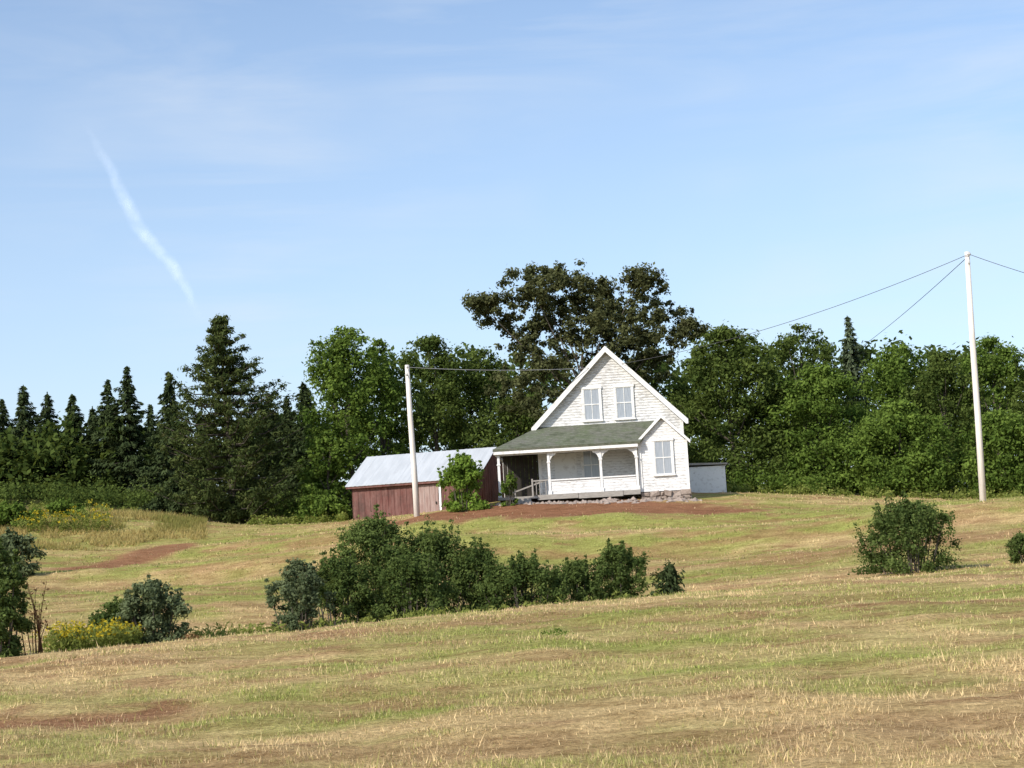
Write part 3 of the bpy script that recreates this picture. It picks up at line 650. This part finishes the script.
# rubble at the foot of the porch
Mh=Matrix.Translation(hp)@Matrix.Rotation(HY,4,'Z')
mb=MB()
for k in range(220):
    lx=rng.uniform(-5.2,3.9); ly=-2.40-abs(rng.normal())*.45 if lx<1.2 else -2.08-abs(rng.normal())*.4
    w=Mh@Vector((lx,ly,0)); r=rng.uniform(.06,.24); z=h1(w.x,w.y)
    b=len(mb.v); q=rdir(8); ico=[(0,0,1),(1,0,.1),(.3,.95,.1),(-.8,.6,0),(-.8,-.6,.1),(.3,-.95,0)]
    for j,(a,c,d) in enumerate(ico): mb.v.append((w.x+(a+q[j][0]*.3)*r,w.y+(c+q[j][1]*.3)*r,z-.03+(d+q[j][2]*.25)*r*.7))
    mb.f+=[(b,b+1+j,b+1+(j+1)%5) for j in range(5)]
g=mb.build('rubble',M['stone']); tag(g,'scattered reddish stones along the foot of the porch','stones',kind='stuff')

# ---------------------------------------------------------------- the shed
sp_=at(408,517,76.5); sp_.z=h1(sp_.x,76.5)
shed=empty('shed',sp_,'faded red board shed with pale metal roof left of the house','shed',rz=rad(-19))
L0,L1,D=-2.9,3.6,5.0; EZ,RZ=1.72,3.12
def boards(mb,half,z0,ztop,fn,st=.16):
    u0,u1=half; u=u0; k=0
    while u<u1-1e-4:
        t=min(u+st-.008,u1); o=.012 if k%2 else .0
        mb.poly([fn(u,o,z0),fn(t,o,z0),fn(t,o,ztop(t)),fn(u,o,ztop(u))]); mb.poly([fn(t,o,z0),fn(t,-.03,z0),fn(t,-.03,ztop(t)),fn(t,o,ztop(t))])
        mb.poly([fn(u,-.03,z0),fn(u,o,z0),fn(u,o,ztop(u)),fn(u,-.03,ztop(u))])
        u+=st; k+=1
for half,zt,fn in [((L0,L1),lambda u:EZ,lambda u,o,z:(u,-o,z)),((0,D),lambda u:EZ+(RZ-EZ)*(1-abs(u-D/2)/(D/2)),lambda u,o,z:(L1+o,u,z)),
                   ((0,D),lambda u:EZ+(RZ-EZ)*(1-abs(u-D/2)/(D/2)),lambda u,o,z:(L0-o,D-u,z)),((L0,L1),lambda u:EZ,lambda u,o,z:(-u+L0+L1,D+o,z))]:
    mb=MB(); boards(mb,half,-.5,zt,fn); mb.build('wall',M['red'],shed)
mb=MB(); nn=int((L1-L0+.5)/.06)
xsr=[L0-.25+k*(L1-L0+.5)/nn for k in range(nn+1)]
for s in (0,1):
    b=len(mb.v)
    for k,xx in enumerate(xsr):
        dz=.004*math.sin(k*PI/2)+(.010 if k%9==0 else 0)
        ye=-.28 if s==0 else D+.28; ze=EZ-.16
        mb.v+= [(xx,ye,ze+dz+.07),(xx,D/2,RZ+dz+.07),(xx,ye,ze+dz+.045),(xx,D/2,RZ+dz+.045)]
    for k in range(nn):
        q=b+4*k; mb.f+=[(q,q+4,q+5,q+1),(q+2,q+3,q+7,q+6),(q,q+2,q+6,q+4)]
mb.build('roof',M['tin'],shed)
mb=MB(); mb.box(L0-.22,L1+.22,-.24,-.20,EZ-.22,EZ-.09); mb.build('eave_board',M['red'],shed)
mb=MB(); boards(mb,(.65,1.65),-.4,lambda u:1.45,lambda u,o,z:(u,-.03-o,z),.14); d_=mb.build('door',M['door'],shed); d_['label']='paler pink weathered shed door'
mb=MB(); mb.box(1.5,1.56,-.085,-.046,.5,.62); mb.build('handle',M['dark'],d_)
mb=MB(); mb.box(1.69,1.80,-.06,-.016,-.4,1.5); o_=mb.build('trim',M['trim'],shed); o_['label']='pale vertical trim board beside the shed door'

# ---------------------------------------------------------------- poles and lines
def pole(px,py,Y,label,r0,r1,bpx,bpy_):
    tp=at(px,py,Y); bs=at(bpx,bpy_,Y); zb=h1(bs.x,Y)
    root=empty('utility_pole',(bs.x,Y,zb),label,'utility pole','wooden poles carrying the power line')
    hh=tp.z-zb; dx=tp.x-bs.x; mb=MB(); mb.tube([(-dx*.05,0,-.5),(dx*.33+.01,0,hh*.33),(dx*.66-.01,0,hh*.66),(dx,0,hh)],[r0,r0*.92,(r0+r1)/2,r1],12); mb.build('shaft',M['pole'],root,True)
    for dz,s in ((.12,1),(.45,-1)):
        mb=MB(); mb.tube([(dx,-r1*.8,hh-dz),(dx+s*.02,-r1-.12,hh-dz)],[.02,.02],6); br=mb.build('bracket',M['wire'],root)
        mb=MB(); mb.tube([(dx+s*.02,-r1-.12,hh-dz-.06),(dx+s*.02,-r1-.12,hh-dz),(dx+s*.02,-r1-.12,hh-dz+.07)],[.03,.05,.03],8); mb.build('insulator',M['porcelain'],br)
    return Vector((tp.x,Y-r1-.12,tp.z-.12))
pr=pole(967,252,58,'tall bare wooden utility pole on the ridge at the right',.125,.09,983,502)
pl=pole(407,365,69,'shorter pale utility pole in front of the red shed',.135,.095,417,516)
def wire(a,b,sag,label,r=.011,mt='wire'):
    pts=[]; 
    for k in range(25):
        t=k/24; q=a.lerp(b,t); q.z-=4*sag*t*(1-t); pts.append(q-a)
    mb=MB(); mb.tube(pts,[r]*25,5); o=mb.build('power_line',M[mt]); o.location=a; tag(o,label,'power line','overhead lines between the poles')
wire(pr,Mh@Vector((.72,-.36,6.1)),.45,'long overhead line sagging from the right pole to the house roof')
wire(pl,Mh@Vector((-.80,-.36,6.0)),.12,'short overhead line from the left pole to the house gable',.012,'wire_sheen')
wire(pr-Vector((0,0,.05)),at(832,366,122),.3,'overhead line dropping steeply from the right pole behind the wood',.013)
wire(pr,at(1120,298,52),.1,'overhead line leaving the right pole toward the right edge')

# ---------------------------------------------------------------- contrail streak
pts=[(84,122,2),(98,147,3),(112,172,4),(124,198,5),(134,219,5.5),(147,238,5),(160,252,4.5),(174,268,4.5),(184,284,3.5),(193,303,2.5),(201,322,2)]
Yc=6000; V=[];ac=[];al=[]
tt=np.linspace(0,len(pts)-1,90); PA=np.array(pts,float)
for k,t in enumerate(tt):
    q=[np.interp(t,np.arange(len(pts)),PA[:,j]) for j in range(3)]
    wob=.7*math.sin(k*.45)+.4*math.sin(k*1.1)
    for j in range(9):
        e=-1+j/4; w=q[2]*1.35+2; v=at(q[0]+e*w*.86+wob*.8,q[1]-e*w*.5-wob*.5,Yc); V.append(tuple(v)); ac.append(e); al.append(t/(len(pts)-1))
Fc=[(k*9+j,k*9+j+1,(k+1)*9+j+1,(k+1)*9+j) for k in range(89) for j in range(8)]
m,nt=newmat('thin_cloud'); e=nd(nt,'ShaderNodeAttribute',attribute_name='across').outputs['Fac']; l=nd(nt,'ShaderNodeAttribute',attribute_name='along').outputs['Fac']
f=mth(nt,'POWER',mth(nt,'SUBTRACT',1.,mth(nt,'MULTIPLY',e,e)),1.8)
nz=mrange(nt,noise(nt,objco(nt),.013,5,.55),.32,.65,.2,1.)
ends=mth(nt,'MULTIPLY',mrange(nt,l,0,.3),mrange(nt,l,.72,1.,1,0))
f=mth(nt,'MULTIPLY',mth(nt,'MULTIPLY',f,nz),mth(nt,'MULTIPLY',ends,.19))
d=nd(nt,'ShaderNodeBsdfDiffuse',{'Color':(.95,.95,.95,1)}); tl=nd(nt,'ShaderNodeBsdfTranslucent',{'Color':(.95,.95,.95,1)}); ad=nd(nt,'ShaderNodeAddShader'); nt.links.new(d.outputs[0],ad.inputs[0]); nt.links.new(tl.outputs[0],ad.inputs[1])
tr=nd(nt,'ShaderNodeBsdfTransparent'); mx=nd(nt,'ShaderNodeMixShader',{0:f}); nt.links.new(tr.outputs[0],mx.inputs[1]); nt.links.new(ad.outputs[0],mx.inputs[2])
o=nd(nt,'ShaderNodeOutputMaterial'); nt.links.new(mx.outputs[0],o.inputs[0])
cen=np.mean(np.array(V),0); c_=mesh_np('cloud',np.array(V)-cen,Fc,m,None,attrs={'across':ac,'along':al}); c_.location=cen
tag(c_,'thin white contrail streak slanting down the blue sky at upper left','cloud')

# ---------------------------------------------------------------- light, sky, camera
EL=rad(33); AZ=rad(180+43)
sd=Vector((math.sin(AZ)*math.cos(EL),math.cos(AZ)*math.cos(EL),math.sin(EL)))
L=bpy.data.lights.new('sun','SUN'); L.energy=4.8; L.angle=rad(.5); L.color=(1,.93,.83)
so=bpy.data.objects.new('sun',L); C.objects.link(so); so.rotation_euler=sd.to_track_quat('Z','Y').to_euler(); so.location=(-30,-30,40)
w=bpy.data.worlds.new('World'); bpy.context.scene.world=w; w.use_nodes=True; nt=w.node_tree; nt.nodes.clear()
sk=nd(nt,'ShaderNodeTexSky',sky_type='NISHITA',sun_disc=False,sun_elevation=EL,sun_rotation=AZ,air_density=1.0,dust_density=.8,ozone_density=2.0)
gc=nd(nt,'ShaderNodeTexCoord').outputs['Generated']
dz=nd(nt,'ShaderNodeSeparateXYZ',{0:gc}).outputs[2]
base=mixc(nt,1.,sk.outputs[0],(1.15,1.25,1.33),'MULTIPLY')
base=mixc(nt,mrange(nt,dz,.0,.38,.60,.16),base,(4.75,5.5,6.6))
# faint diagonal cirrus: noise stretched along slanting directions of the sky
mp=nd(nt,'ShaderNodeMapping',{'Vector':gc,'Rotation':(0,rad(18),0),'Scale':(1.5,1.,10.)}).outputs[0]
c1=noise(nt,mp,2.4,7,.58,dist=.5); c2=noise(nt,gc,4.2,3,.5)
fc=mth(nt,'MULTIPLY',mrange(nt,c1,.42,.74),mrange(nt,c2,.38,.62)); fc=mth(nt,'MULTIPLY',fc,.45)
col=mixc(nt,fc,base,(5.7,6.1,6.6))
bg=nd(nt,'ShaderNodeBackground',{'Color':col,'Strength':.145}); o=nd(nt,'ShaderNodeOutputWorld'); nt.links.new(bg.outputs[0],o.inputs[0])
cam=bpy.data.cameras.new('camera'); cam.sensor_width=36; cam.lens=36*F/1024; cam.clip_start=.1; cam.clip_end=20000
co=bpy.data.objects.new('camera',cam); C.objects.link(co); co.matrix_world=Matrix.Translation((0,0,1.6))@R.to_4x4(); bpy.context.scene.camera=co
vs=bpy.context.scene.view_settings; vs.view_transform='Standard'; vs.look='None'; vs.exposure=0
